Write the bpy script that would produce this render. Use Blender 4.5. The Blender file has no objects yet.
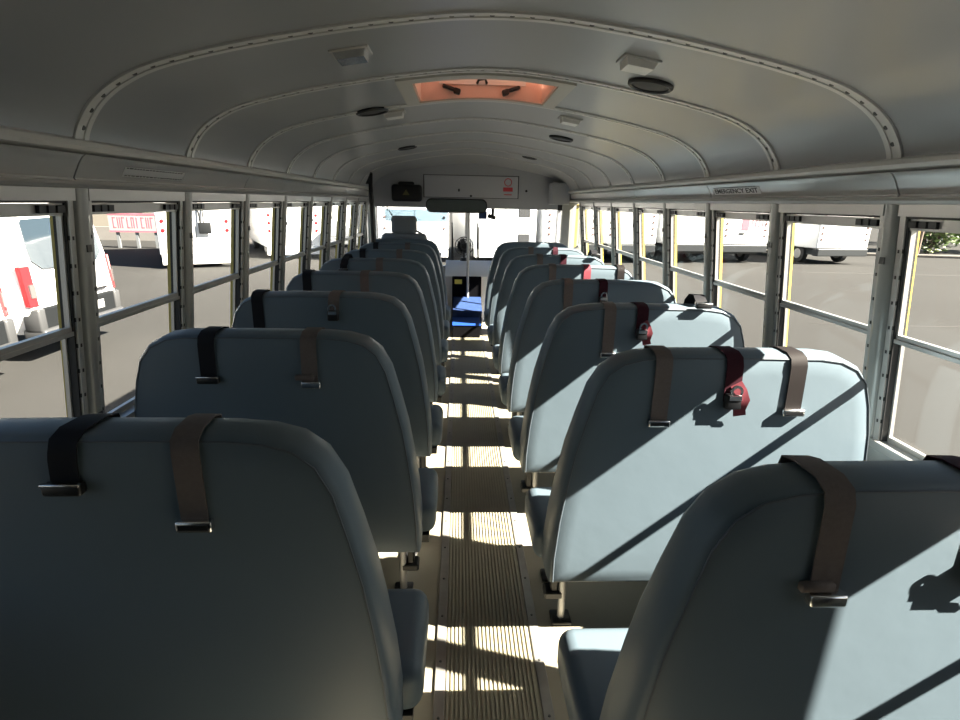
import bpy, bmesh, math, random
from mathutils import Vector, Matrix
random.seed(7)
PI = math.pi
S = bpy.context.scene
COL = S.collection

# ------------------------------------------------------------------ materials
def node_mat(name):
    m = bpy.data.materials.new(name); m.use_nodes = True
    nt = m.node_tree
    return m, nt, nt.nodes['Principled BSDF']

def mat(name, col, rough=0.5, metal=0.0, spec=0.5, noise=0.0, nscale=20.0, bump=0.0, bscale=60.0, coat=0.0):
    m, nt, b = node_mat(name)
    b.inputs['Base Color'].default_value = (*col, 1)
    b.inputs['Roughness'].default_value = rough
    b.inputs['Metallic'].default_value = metal
    b.inputs['Specular IOR Level'].default_value = spec
    if coat: b.inputs['Coat Weight'].default_value = coat
    if noise > 0:
        tc = nt.nodes.new('ShaderNodeTexCoord')
        n = nt.nodes.new('ShaderNodeTexNoise'); n.inputs['Scale'].default_value = nscale; n.inputs['Detail'].default_value = 5
        nt.links.new(tc.outputs['Object'], n.inputs['Vector'])
        mx = nt.nodes.new('ShaderNodeMix'); mx.data_type = 'RGBA'
        mx.inputs[6].default_value = (*[c * (1 - noise) for c in col], 1)
        mx.inputs[7].default_value = (*[min(1, c * (1 + noise)) for c in col], 1)
        nt.links.new(n.outputs['Fac'], mx.inputs[0])
        nt.links.new(mx.outputs[2], b.inputs['Base Color'])
    if bump > 0:
        tc = nt.nodes.new('ShaderNodeTexCoord')
        n = nt.nodes.new('ShaderNodeTexNoise'); n.inputs['Scale'].default_value = bscale; n.inputs['Detail'].default_value = 4
        nt.links.new(tc.outputs['Object'], n.inputs['Vector'])
        bp = nt.nodes.new('ShaderNodeBump'); bp.inputs['Strength'].default_value = bump; bp.inputs['Distance'].default_value = 0.01
        nt.links.new(n.outputs['Fac'], bp.inputs['Height']); nt.links.new(bp.outputs['Normal'], b.inputs['Normal'])
    return m

def glass_mat(name, tint, refl=0.06, rough=0.0):
    m = bpy.data.materials.new(name); m.use_nodes = True
    nt = m.node_tree; nt.nodes.clear()
    o = nt.nodes.new('ShaderNodeOutputMaterial'); mix = nt.nodes.new('ShaderNodeMixShader')
    t = nt.nodes.new('ShaderNodeBsdfTransparent'); g = nt.nodes.new('ShaderNodeBsdfGlossy')
    t.inputs['Color'].default_value = (*tint, 1); g.inputs['Roughness'].default_value = rough
    mix.inputs[0].default_value = refl
    nt.links.new(t.outputs[0], mix.inputs[1]); nt.links.new(g.outputs[0], mix.inputs[2]); nt.links.new(mix.outputs[0], o.inputs[0])
    return m

def translucent_mat(name, col, share=0.6):
    m = bpy.data.materials.new(name); m.use_nodes = True
    nt = m.node_tree; nt.nodes.clear()
    o = nt.nodes.new('ShaderNodeOutputMaterial'); mix = nt.nodes.new('ShaderNodeMixShader')
    d = nt.nodes.new('ShaderNodeBsdfDiffuse'); t = nt.nodes.new('ShaderNodeBsdfTranslucent')
    d.inputs['Color'].default_value = (*col, 1); t.inputs['Color'].default_value = (*col, 1)
    mix.inputs[0].default_value = share
    nt.links.new(d.outputs[0], mix.inputs[1]); nt.links.new(t.outputs[0], mix.inputs[2]); nt.links.new(mix.outputs[0], o.inputs[0])
    return m

M = {}
M['vinyl'] = mat('blue grey vinyl', (0.106, 0.143, 0.173), 0.46, 0, 0.35, noise=0.05, nscale=5, bump=0.08, bscale=14)
M['piping'] = mat('vinyl piping', (0.08, 0.10, 0.12), 0.5)
M['brown_web'] = mat('brown webbing', (0.140, 0.116, 0.106), 0.75, 0, 0.2, noise=0.2, nscale=150)
M['black_web'] = mat('black webbing', (0.009, 0.009, 0.012), 0.7, 0, 0.2)
M['maroon_web'] = mat('maroon webbing', (0.034, 0.007, 0.013), 0.75, 0, 0.12)
M['red_web'] = mat('red webbing', (0.20, 0.045, 0.06), 0.75, 0, 0.15)
M['dark_web'] = mat('dark brown webbing', (0.012, 0.0095, 0.0095), 0.7, 0, 0.15)
M['chrome'] = mat('chrome', (0.75, 0.75, 0.75), 0.22, 1.0)
M['black_metal'] = mat('black metal', (0.015, 0.015, 0.016), 0.45)
M['steel'] = mat('steel tube', (0.45, 0.45, 0.45), 0.4, 0.3)
M['alu'] = mat('window aluminium', (0.50, 0.495, 0.48), 0.36, 0.6, noise=0.12, nscale=6)
M['pillar'] = mat('pillar grey paint', (0.31, 0.32, 0.31), 0.36, 0.3, noise=0.08, nscale=9)
M['ceil'] = mat('ceiling grey paint', (0.345, 0.358, 0.368), 0.30, 0.1, 0.8, noise=0.06, nscale=3)
M['rib'] = mat('roof rib paint', (0.66, 0.66, 0.64), 0.32, 0.1)
M['rivet'] = mat('rivet', (0.10, 0.10, 0.10), 0.5, 0.3)
M['cove'] = mat('brushed steel cove', (0.72, 0.72, 0.71), 0.24, 0.5, noise=0.16, nscale=2.5)
M['floor'] = mat('beige floor rubber', (0.33, 0.30, 0.23), 0.5, 0, 0.4, noise=0.10, nscale=9)
M['mat'] = mat('ribbed aisle rubber', (0.30, 0.28, 0.212), 0.42, 0, 0.45, noise=0.14, nscale=11)
M['strip'] = mat('grey metal strip', (0.30, 0.29, 0.27), 0.45, 0.5, noise=0.25, nscale=18)
M['black'] = mat('black plastic', (0.006, 0.0065, 0.008), 0.4)
M['dark_grey'] = mat('dark grey plastic', (0.016, 0.019, 0.022), 0.45)
M['front_paint'] = mat('front bulkhead paint', (0.43, 0.44, 0.465), 0.45, noise=0.05, nscale=4)
M['front_panel'] = mat('front panel white', (0.50, 0.51, 0.54), 0.4)
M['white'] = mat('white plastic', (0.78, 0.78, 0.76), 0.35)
M['vwhite'] = mat('white vehicle paint', (0.80, 0.81, 0.82), 0.25, 0, 0.5, coat=0.3)
M['vgrey'] = mat('grey vehicle panel', (0.008, 0.009, 0.010), 0.6, 0, 0.15)
M['bumper_grey'] = mat('silver grey bumper', (0.045, 0.046, 0.048), 0.4)
M['lens_dark'] = mat('dull marker lens', (0.16, 0.09, 0.08), 0.3)
M['dim_yellow'] = mat('dull yellow emblem', (0.16, 0.14, 0.05), 0.5)
M['board'] = mat('faded sign board', (0.30, 0.24, 0.24), 0.5)
M['vglass'] = mat('dark vehicle glass', (0.02, 0.03, 0.04), 0.04, 0, 0.9)
M['tyre'] = mat('tyre rubber', (0.02, 0.02, 0.02), 0.8)
M['hub'] = mat('wheel hub', (0.5, 0.5, 0.5), 0.4, 0.6)
M['red_lens'] = mat('red lens', (0.26, 0.012, 0.016), 0.25)
M['clear_lens'] = mat('clear lens', (0.09, 0.075, 0.075), 0.15)
M['yellow'] = mat('school bus yellow', (0.50, 0.39, 0.10), 0.35, 0, 0.4)
M['gasket'] = mat('black rubber gasket', (0.02, 0.02, 0.02), 0.6)
M['blue'] = mat('blue plastic film', (0.012, 0.055, 0.26), 0.5, 0, 0.25, noise=0.15, nscale=14, bump=0.15, bscale=25)
M['blue_worn'] = mat('worn blue film', (0.025, 0.05, 0.14), 0.6, 0, 0.2, noise=0.35, nscale=18)
M['red_print'] = mat('red print', (0.60, 0.06, 0.07), 0.5)
M['pink_print'] = mat('faded red print', (0.34, 0.10, 0.13), 0.5)
M['yellow_print'] = mat('yellow print', (0.75, 0.62, 0.10), 0.5)
M['black_print'] = mat('black print', (0.01, 0.01, 0.012), 0.5)
M['decal'] = mat('pale decal', (0.72, 0.72, 0.72), 0.35, 0.4)
M['asphalt'] = mat('asphalt', (0.0268, 0.0262, 0.0250), 0.9, 0, 0.2, noise=0.16, nscale=0.35, bump=0.3, bscale=90)
M['kerb'] = mat('kerb stone', (0.14, 0.13, 0.115), 0.8, noise=0.1, nscale=3)
M['crack'] = mat('asphalt seam', (0.03, 0.028, 0.026), 0.9)
M['trunk'] = mat('pale bark', (0.14, 0.105, 0.085), 0.8, noise=0.2, nscale=8)
M['leaf'] = mat('green leaves', (0.07, 0.12, 0.025), 0.5, 0, 0.4, noise=0.5, nscale=1.2)
M['leaf_pale'] = mat('pale green leaves', (0.15, 0.185, 0.06), 0.5, 0, 0.4, noise=0.4, nscale=1.5)
M['fence'] = mat('grey fence wire', (0.22, 0.23, 0.24), 0.5, 0.5)
M['concrete'] = mat('concrete', (0.16, 0.15, 0.14), 0.8, noise=0.1, nscale=2)
M['building'] = mat('tan building wall', (0.19, 0.17, 0.14), 0.8, noise=0.06, nscale=1)
M['glass'] = glass_mat('window glass', (0.955, 0.965, 0.96), 0.035)
M['wind_glass'] = glass_mat('windshield glass', (0.95, 0.965, 0.97), 0.03)
M['visor'] = glass_mat('tinted visor', (0.42, 0.50, 0.55), 0.06, 0.1)
M['salmon'] = translucent_mat('salmon fibreglass', (0.86, 0.66, 0.58), 0.24)
M['hatch_trim'] = mat('hatch trim', (0.52, 0.51, 0.46), 0.4)
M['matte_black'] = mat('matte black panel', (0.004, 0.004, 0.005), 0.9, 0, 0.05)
M['speaker'] = mat('speaker mesh', (0.035, 0.035, 0.035), 0.6, noise=0.4, nscale=300)
M['mirror'] = mat('mirror face', (0.32, 0.38, 0.38), 0.15, 0.8)
M['head_vinyl'] = mat('grey driver seat fabric', (0.20, 0.22, 0.25), 0.7)
M['carpet'] = mat('dark rear panel', (0.05, 0.05, 0.05), 0.6)

# ------------------------------------------------------------------ builder
class B:
    def __init__(s): s.bm = bmesh.new(); s.mi = 0; s.mats = []
    def use(s, key):
        m = M[key]
        if m not in s.mats: s.mats.append(m)
        s.mi = s.mats.index(m); return s
    def face(s, vs):
        try:
            f = s.bm.faces.new(vs); f.material_index = s.mi; return f
        except ValueError: return None
    def box(s, x0, x1, y0, y1, z0, z1, bev=0.0, seg=2, mtx=None):
        r = bmesh.ops.create_cube(s.bm, size=1.0); vs = r['verts']
        for v in vs:
            v.co = Vector(((x0 + x1) / 2 + v.co.x * (x1 - x0), (y0 + y1) / 2 + v.co.y * (y1 - y0), (z0 + z1) / 2 + v.co.z * (z1 - z0)))
        fs = set(f for v in vs for f in v.link_faces)
        for f in fs: f.material_index = s.mi
        if bev > 0:
            es = list(set(e for v in vs for e in v.link_edges))
            rr = bmesh.ops.bevel(s.bm, geom=es, offset=bev, segments=seg, profile=0.5, affect='EDGES', clamp_overlap=True)
            for f in rr['faces']: f.material_index = s.mi
            vs = list(set(rr['verts']) | set(v for v in vs if v.is_valid))
        if mtx is not None:
            bmesh.ops.transform(s.bm, matrix=mtx, verts=[v for v in vs if v.is_valid])
        return s
    def prism(s, pts, axis, a, b):
        """polygon extruded along an axis; pts are the other two coordinates in x,y,z order"""
        def P(p, t):
            if axis == 'x': return Vector((t, p[0], p[1]))
            if axis == 'y': return Vector((p[0], t, p[1]))
            return Vector((p[0], p[1], t))
        A = [s.bm.verts.new(P(p, a)) for p in pts]; C = [s.bm.verts.new(P(p, b)) for p in pts]
        n = len(pts)
        s.face(A); s.face(C[::-1])
        for i in range(n): s.face([A[i], C[i], C[(i + 1) % n], A[(i + 1) % n]])
        return s
    def loft(s, rings, cap=True, closed=True):
        R = [[s.bm.verts.new(Vector(p)) for p in r] for r in rings]
        for a, b in zip(R[:-1], R[1:]):
            n = len(a)
            for i in range(n if closed else n - 1):
                s.face([a[i], a[(i + 1) % n], b[(i + 1) % n], b[i]])
        if cap: s.face(R[0][::-1]); s.face(R[-1])
        return s
    def tube(s, pts, r, n=10):
        pts = [Vector(p) for p in pts]; rings = []
        up = None
        for i, p in enumerate(pts):
            d = (pts[min(i + 1, len(pts) - 1)] - pts[max(i - 1, 0)]).normalized()
            if up is None:
                up = Vector((0, 0, 1)) if abs(d.z) < 0.9 else Vector((1, 0, 0))
            u = (up - d * up.dot(d)).normalized(); w = d.cross(u); up = u
            rr = r[i] if isinstance(r, (list, tuple)) else r
            rings.append([p + (u * math.cos(2 * PI * k / n) + w * math.sin(2 * PI * k / n)) * rr for k in range(n)])
        return s.loft(rings)
    def lathe(s, prof, c, axis=Vector((0, 0, 1)), n=28):
        """prof: (radius, height) from one end to the other"""
        axis = Vector(axis).normalized(); c = Vector(c)
        t = Vector((1, 0, 0)) if abs(axis.x) < 0.9 else Vector((0, 1, 0))
        u = (t - axis * t.dot(axis)).normalized(); w = axis.cross(u)
        rings = [[c + axis * h + (u * math.cos(2 * PI * k / n) + w * math.sin(2 * PI * k / n)) * max(r, 1e-4) for k in range(n)] for r, h in prof]
        return s.loft(rings)
    def ribbon(s, pts, side, width, th):
        """flat band along pts, width along vector side"""
        pts = [Vector(p) for p in pts]; side = Vector(side).normalized(); rings = []
        for i, p in enumerate(pts):
            d = (pts[min(i + 1, len(pts) - 1)] - pts[max(i - 1, 0)]).normalized()
            sd = (side - d * side.dot(d)).normalized(); nn = d.cross(sd)
            rings.append([p + sd * width / 2 + nn * th / 2, p - sd * width / 2 + nn * th / 2, p - sd * width / 2 - nn * th / 2, p + sd * width / 2 - nn * th / 2])
        return s.loft(rings)
    def mesh(s, name, smooth=None):
        bmesh.ops.recalc_face_normals(s.bm, faces=s.bm.faces[:])
        me = bpy.data.meshes.new(name)
        if smooth is not None:
            for f in s.bm.faces: f.smooth = True
        s.bm.to_mesh(me); s.bm.free()
        for m in s.mats: me.materials.append(m)
        if smooth is not None: me.set_sharp_from_angle(angle=math.radians(smooth))
        return me
    def build(s, name, parent=None, smooth=None, loc=None):
        o = bpy.data.objects.new(name, s.mesh(name, smooth)); COL.objects.link(o)
        if parent is not None: o.parent = parent
        if loc is not None: o.location = loc
        return o

def tag(o, label, cat, group=None):
    o['label'] = label; o['category'] = cat
    if group: o['group'] = group
    return o
def thing(name, label, cat, loc=(0, 0, 0), rotz=0.0, group=None):
    o = bpy.data.objects.new(name, None); COL.objects.link(o)
    o.location = loc; o.rotation_euler = (0, 0, rotz); o.empty_display_size = 0.1
    return tag(o, label, cat, group)
def struct(o): o['kind'] = 'structure'; return o
def place(me, name, parent=None, loc=(0, 0, 0)):
    o = bpy.data.objects.new(name, me); COL.objects.link(o)
    o.parent = parent; o.location = loc
    return o
def copy_tree(o, parent=None):
    c = o.copy(); COL.objects.link(c); c.parent = parent
    for ch in list(o.children): copy_tree(ch, c)
    return c
def text_mesh(txt, size, extrude=0.0005):
    cu = bpy.data.curves.new('lettering', 'FONT'); cu.body = txt; cu.size = size; cu.extrude = extrude; cu.offset = 0.0004
    cu.align_x = 'CENTER'; cu.align_y = 'CENTER'
    o = bpy.data.objects.new('lettering', cu); COL.objects.link(o)
    bpy.context.view_layer.update()
    me = bpy.data.meshes.new_from_object(o.evaluated_get(bpy.context.evaluated_depsgraph_get()))
    bpy.data.objects.remove(o); bpy.data.curves.remove(cu)
    return me

# ------------------------------------------------------------------ camera (fitted to the photograph)
F, PITCH, YAW, ROLL, CX, CH = 536.58, 0.2863, 0.0428, 0.0194, -0.1123, 1.4447
xh = Vector((math.cos(YAW), -math.sin(YAW), 0)); yh = Vector((math.sin(YAW), math.cos(YAW), 0))
uh = yh * math.sin(PITCH) + Vector((0, 0, 1)) * math.cos(PITCH)
fw = yh * math.cos(PITCH) - Vector((0, 0, 1)) * math.sin(PITCH)
rt = xh * math.cos(ROLL) + uh * math.sin(ROLL); up = uh * math.cos(ROLL) - xh * math.sin(ROLL)
cam = bpy.data.cameras.new('camera'); camo = bpy.data.objects.new('camera', cam); COL.objects.link(camo)
camo.matrix_world = Matrix(((rt.x, up.x, -fw.x, CX), (rt.y, up.y, -fw.y, 0), (rt.z, up.z, -fw.z, CH), (0, 0, 0, 1)))
cam.sensor_width = 36; cam.lens = F / 960 * 36; cam.clip_start = 0.02; cam.clip_end = 400
S.camera = camo

# ------------------------------------------------------------------ bus shell
MOD, P0 = 0.596, 1.565                      # window bay and the first pillar in view
YB, YF = -0.26, 7.25                        # rear and front ends of the body
Z_SILL, Z_HEAD = 0.72, 1.46
def wallx(z): return 1.14 + (1.40 - z) * 0.115
def slab(b, side, y0, y1, z0, z1, d0, d1):
    """a block lying in the leaning side wall: d measured outward from its inner face"""
    ring = lambda z: [(side * (wallx(z) + d0), y0, z), (side * (wallx(z) + d1), y0, z), (side * (wallx(z) + d1), y1, z), (side * (wallx(z) + d0), y1, z)]
    b.loft([ring(z0), ring(z1)]); return b

# floor
b = B().use('floor'); b.box(-1.26, 1.26, YB - 0.1, 7.3, -0.08, 0.0)
struct(b.build('floor'))
# ribbed aisle mat
b = B().use('mat'); b.box(-0.145, 0.145, YB, 5.75, 0.0005, 0.0035)
x = -0.138
while x < 0.139:
    b.prism([(x - 0.0042, 0.003), (x + 0.0042, 0.003), (x + 0.0028, 0.0085), (x - 0.0028, 0.0085)], 'y', YB, 5.75); x += 0.0135
tag(b.build('aisle_mat'), 'ribbed beige rubber mat running down the centre aisle floor', 'floor mat')
for k, sx in enumerate((-1, 1)):
    b = B().use('strip'); b.box(min(sx * 0.145, sx * 0.178), max(sx * 0.145, sx * 0.178), YB, 5.75, 0.0005, 0.009, 0.002, 1)
    y = 0.2
    b.use('rivet')
    while y < 5.7:
        b.lathe([(0.0045, 0.0), (0.0035, 0.0025)], (sx * 0.162, y, 0.009), n=8); y += 0.2
    struct(b.build('trim_%d' % (k + 1)))

# side walls: lower panel, pillars, outer skin, header ledge, cove panels
K0, K1 = -3, 8
piers_r = [P0 + MOD * k for k in range(K0, 8)]
piers_l = [P0 + MOD * k for k in range(K0, 9)]
def side_wall(name, side, piers, yend):
    b = B().use('pillar')
    b.box(min(side * 1.215, side * 1.31), max(side * 1.215, side * 1.31), YB - 0.05, yend, -0.45, Z_SILL)
    w = struct(b.build(name))
    pb = B().use('pillar')
    # rounded channel pillar
    def ring(z):
        X = wallx(z)
        pr = [(-0.026, 0.06), (-0.026, 0.006), (-0.019, -0.003), (-0.008, -0.006), (0.008, -0.006), (0.019, -0.003), (0.026, 0.006), (0.026, 0.06)]
        return [(side * (X + d), yy, z) for yy, d in pr]
    pb.loft([ring(Z_SILL - 0.02), ring(1.475)])
    pb.use('rivet')
    for z in (0.80, 1.30):
        pb.box(min(side * (wallx(z) - 0.010), side * (wallx(z) - 0.004)), max(side * (wallx(z) - 0.010), side * (wallx(z) - 0.004)), -0.008, 0.010, z - 0.010, z + 0.010)
    pm = pb.mesh('pillar', 40)
    ob = B().use('yellow'); slab(ob, side, -0.034, 0.034, Z_SILL - 0.05, 1.50, 0.0485, 0.068); om = ob.mesh('outer_post')
    for y in piers:
        place(pm, 'pillar', w, (0, y, 0))
        place(om, 'outer_post', w, (0, y, 0))
    ye = yend if side > 0 else yend
    hb = B().use('alu')
    hb.prism([(side * p[0], p[1]) for p in [(1.25, 1.458), (1.140, 1.458), (1.122, 1.463), (1.118, 1.470), (1.122, 1.478), (1.160, 1.482), (1.25, 1.482)]], 'y', YB, 7.0)
    hb.build('header_ledge', w)
    # cove panels, joints every second bay
    js = [YB] + [P0 + MOD * k for k in (0, 2, 4, 6)] + [6.4, 7.0]
    for a, c in zip(js[:-1], js[1:]):
        cb = B().use('cove')
        pr = [(1.26, 1.480), (1.146, 1.480), (1.150, 1.487), (1.142, 1.502), (1.128, 1.527), (1.117, 1.541), (1.108, 1.547), (1.26, 1.565)]
        cb.prism([(side * p[0], p[1]) for p in pr], 'y', a + 0.003, c - 0.003)
        cb.build('cove_panel', w, 30)
    gb = B().use('gasket')
    gb.prism([(side * p[0], p[1]) for p in [(1.27, 1.50), (1.155, 1.489), (1.125, 1.545), (1.27, 1.56)]], 'y', YB, 7.0)
    gb.build('cove_backing', w)
    rb = B().use('rib')
    rb.prism([(side * p[0], p[1]) for p in [(1.26, 1.552), (1.118, 1.552), (1.100, 1.556), (1.094, 1.566), (1.098, 1.578), (1.112, 1.584), (1.26, 1.66)]], 'y', YB, 6.6)
    rb.build('roof_rail', w, 40)
    return w
WL = side_wall('wall_left', -1, piers_l, 7.2)
WR = side_wall('wall_right', 1, piers_r, 5.74)
b = B().use('pillar'); yp = P0 + MOD * -2  # unseen slanted plate added to shape the post shadow on the first right bench
ring = lambda z, y1: [(wallx(z) + 0.012, yp - 0.05, z), (wallx(z) + 0.05, yp - 0.05, z), (wallx(z) + 0.05, y1, z), (wallx(z) + 0.012, y1, z)]
b.loft([ring(Z_SILL, yp + 0.068), ring(1.46, yp + 0.105)]); b.build('shadow_edge_plate', WR)

# windows
def window_meshes(side):
    h = MOD / 2 - 0.028
    D = {}
    b = B().use('alu')
    for s in (-1, 1):
        a, c = sorted((s * h, s * (h - 0.020)))
        slab(b, side, a, c, Z_SILL, Z_HEAD, 0.008, 0.048)
    slab(b, side, -h, h, Z_HEAD - 0.032, Z_HEAD + 0.004, 0.000, 0.062)
    slab(b, side, -h, h, Z_SILL - 0.005, Z_SILL + 0.020, -0.004, 0.062)
    b.use('gasket')
    slab(b, side, -h + 0.018, h - 0.018, Z_HEAD - 0.038, Z_HEAD - 0.031, 0.012, 0.060)
    for s in (-1, 1):
        a, c = sorted((s * (h - 0.020), s * (h - 0.026)))
        slab(b, side, a, c, Z_SILL + 0.02, Z_HEAD - 0.035, 0.014, 0.046)
    for z in [0.80 + 0.075 * i for i in range(8)]:      # catch holes down each jamb
        for s in (-1, 1):
            a, c = sorted((s * (h - 0.0195), s * (h - 0.0215)))
            slab(b, side, a, c, z, z + 0.012, 0.009, 0.015)
            a, c = sorted((s * (h - 0.007), s * (h - 0.012)))
            slab(b, side, a, c, z, z + 0.010, 0.0065, 0.009)
    D['frame'] = b.mesh('window_frame')
    i = h - 0.026
    b = B().use('alu')
    slab(b, side, -i, i, 1.390, 1.421, 0.018, 0.040)
    slab(b, side, -i, i, 1.062, 1.074, 0.014, 0.032); slab(b, side, -i, i, 1.074, 1.088, 0.019, 0.032)
    for s in (-1, 1):
        a, c = sorted((s * i, s * (i - 0.006))); slab(b, side, a, c, 1.064, 1.421, 0.020, 0.034)
    D['upper'] = b.mesh('upper_sash')
    b = B().use('alu')
    slab(b, side, -i, i, 0.740, 0.758, 0.034, 0.048); slab(b, side, -i, i, 1.073, 1.084, 0.034, 0.048)
    for s in (-1, 1):
        a, c = sorted((s * i, s * (i - 0.006))); slab(b, side, a, c, 0.740, 1.080, 0.035, 0.046)
    D['lower'] = b.mesh('lower_sash')
    b = B().use('glass'); slab(b, side, -i + 0.010, i - 0.010, 1.084, 1.392, 0.024, 0.028); D['pane_u'] = b.mesh('pane')
    b = B().use('glass'); slab(b, side, -i + 0.010, i - 0.010, 0.756, 1.076, 0.038, 0.042); D['pane_l'] = b.mesh('pane')
    for nm, s in (('latch_a', -1), ('latch_b', 1)):
        b = B().use('black')
        for q, wd in ((0.006, 0.026), (0.040, 0.024), (0.072, 0.024)):
            a, c = sorted((s * (i - q), s * (i - q - wd)))
            slab(b, side, a, c, 1.397, 1.416, 0.008, 0.019)
        D[nm] = b.mesh('latch')
    return D
wn = 0
for side, piers in ((-1, piers_l), (1, piers_r)):
    D = window_meshes(side)
    for a, c in zip(piers[:-1], piers[1:]):
        wn += 1
        f = place(D['frame'], 'window_%d' % wn, None, (0, (a + c) / 2, 0)); struct(f)
        u = place(D['upper'], 'upper_sash', f); place(D['pane_u'], 'pane', u)
        l = place(D['lower'], 'lower_sash', f); place(D['pane_l'], 'pane', l)
        place(D['latch_a'], 'latch', u); place(D['latch_b'], 'latch', u)

# ceiling shell
ARCH = [(1.118, 1.574), (1.108, 1.606), (1.085, 1.645), (1.050, 1.685), (0.992, 1.726), (0.90, 1.767), (0.74, 1.808), (0.56, 1.843), (0.39, 1.871), (0.24, 1.891), (0.12, 1.903), (0.0, 1.907)]
def arch_z(x):
    x = abs(x)
    for (x1, z1), (x0, z0) in zip(ARCH[:-1], ARCH[1:]):
        if x0 <= x <= x1: return z0 + (z1 - z0) * (x - x0) / (x1 - x0)
    return ARCH[0][1]
HX0, HX1, HY0, HY1 = -0.300, 0.272, 2.265, 2.690       # roof hatch opening
def smooth_arch():
    pts = ARCH[:]
    out = []
    P = [Vector((p[0], p[1])) for p in pts]
    P = [P[0] + (P[0] - P[1])] + P + [Vector((-pts[-2][0], pts[-2][1]))]
    for i in range(1, len(P) - 2):
        for t in (0, 0.25, 0.5, 0.75):
            a, c, d, e = P[i - 1], P[i], P[i + 1], P[i + 2]
            out.append(0.5 * ((2 * c) + (d - a) * t + (2 * a - 5 * c + 4 * d - e) * t * t + (3 * c - a - 3 * d + e) * t ** 3))
    out.append(P[-2]); return [(v.x, v.y) for v in out]
RIGHT = smooth_arch()
PROF = RIGHT + [(-x, z) for x, z in RIGHT[:-1][::-1]]
def arch_s(x):
    for (x1, z1), (x0, z0) in zip(PROF[:-1], PROF[1:]):
        if x0 <= x <= x1: return z0 + (z1 - z0) * (x - x0) / (x1 - x0)
    return PROF[0][1]
def dome(y):                                           # how far the front of the roof comes down
    t = max(0.0, (y - 5.9) / 0.75); t = min(t, 1.4)
    return 1 - 0.26 * t * t, 1 - 0.035 * t * t
def roof_pt(x, z, y, off=0.0):
    kz, kx = dome(y)
    return (x * kx, y, 1.574 + (z - 1.574) * kz + off)
xs = sorted(set([round(p[0], 4) for p in PROF] + [HX0, HX1]), reverse=True)
prof2 = [(x, arch_s(x)) for x in xs]
def pnormals(pr):
    out = []
    for i in range(len(pr)):
        a = pr[max(i - 1, 0)]; c = pr[min(i + 1, len(pr) - 1)]
        d = Vector((c[0] - a[0], c[1] - a[1])).normalized(); out.append(Vector((d.y, -d.x)))
    return out
nn = pnormals(prof2)
nn = [v if v.y > 0 or (abs(v.y) < 1e-6) else -v for v in nn]
ys = [YB - 0.08, 0.4, 1.5, HY0, HY1, 3.6, 4.6, 5.4, 5.9, 6.05, 6.2, 6.35, 6.5, 6.65, 6.8]
b = B().use('ceil')
inn = [[b.bm.verts.new(roof_pt(x, z, y)) for x, z in prof2] for y in ys]
out = [[b.bm.verts.new(roof_pt(x + n.x * 0.06 , z + max(n.y, 0) * 0.06 , y)) for (x, z), n in zip(prof2, nn)] for y in ys]
for j in range(len(ys) - 1):
    for i in range(len(prof2) - 1):
        if ys[j] == HY0 and prof2[i][0] <= HX1 + 1e-6 and prof2[i + 1][0] >= HX0 - 1e-6: continue
        b.face([inn[j][i], inn[j][i + 1], inn[j + 1][i + 1], inn[j + 1][i]])
        b.face([out[j][i], out[j + 1][i], out[j + 1][i + 1], out[j][i + 1]])
for L in (0, len(prof2) - 1):
    for j in range(len(ys) - 1): b.face([inn[j][L], inn[j + 1][L], out[j + 1][L], out[j][L]])
for j in (0, len(ys) - 1):
    for i in range(len(prof2) - 1): b.face([inn[j][i], inn[j][i + 1], out[j][i + 1], out[j][i]])
ceil = struct(b.build('ceiling', None, 40))
# roof ribs with their rivets
NP = pnormals(PROF); NP = [v if v.y >= 0 else -v for v in NP]
def rib_mesh(y0):
    b = B().use('rib')
    for (ya, yb, h) in ((-0.027, -0.009, 0.006), (0.009, 0.027, 0.006), (-0.010, 0.010, 0.0025)):
        rings = []
        for (x, z), n in zip(PROF, NP):
            a = Vector(roof_pt(x, z, y0)); q = Vector((n.x, 0, n.y))
            rings.append([a + Vector((0, ya, 0)) + q * 0.004, a + Vector((0, ya, 0)) - q * h, a + Vector((0, yb, 0)) - q * h, a + Vector((0, yb, 0)) + q * 0.004])
        b.loft(rings)
    b.use('rivet')
    acc = 0; last = None
    for i in range(len(PROF) - 1):
        p = Vector(PROF[i]); q = Vector(PROF[i + 1]); L = (q - p).length; t = 0
        while acc + (L - t) >= 0.052:
            t += 0.052 - acc; acc = 0
            w = p + (q - p) * t / L; n = NP[i]
            c = Vector(roof_pt(w.x, w.y, y0)); ax = Vector((-n.x, 0, -n.y))
            b.lathe([(0.0075, 0.001), (0.006, 0.0052)], c, ax, 8)
        acc += L - t
    return b.mesh('rib', 40)
for k in range(-2, 8):
    y = P0 + MOD * k
    if y > 5.9: continue
    place(rib_mesh(y), 'rib', ceil)

# rear wall (behind the camera), windowless and dark to hold back light from behind
b = B().use('carpet')
b.box(-1.3, 1.3, YB - 0.10, YB, -0.45, 1.97)
struct(b.build('wall_back'))

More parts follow.
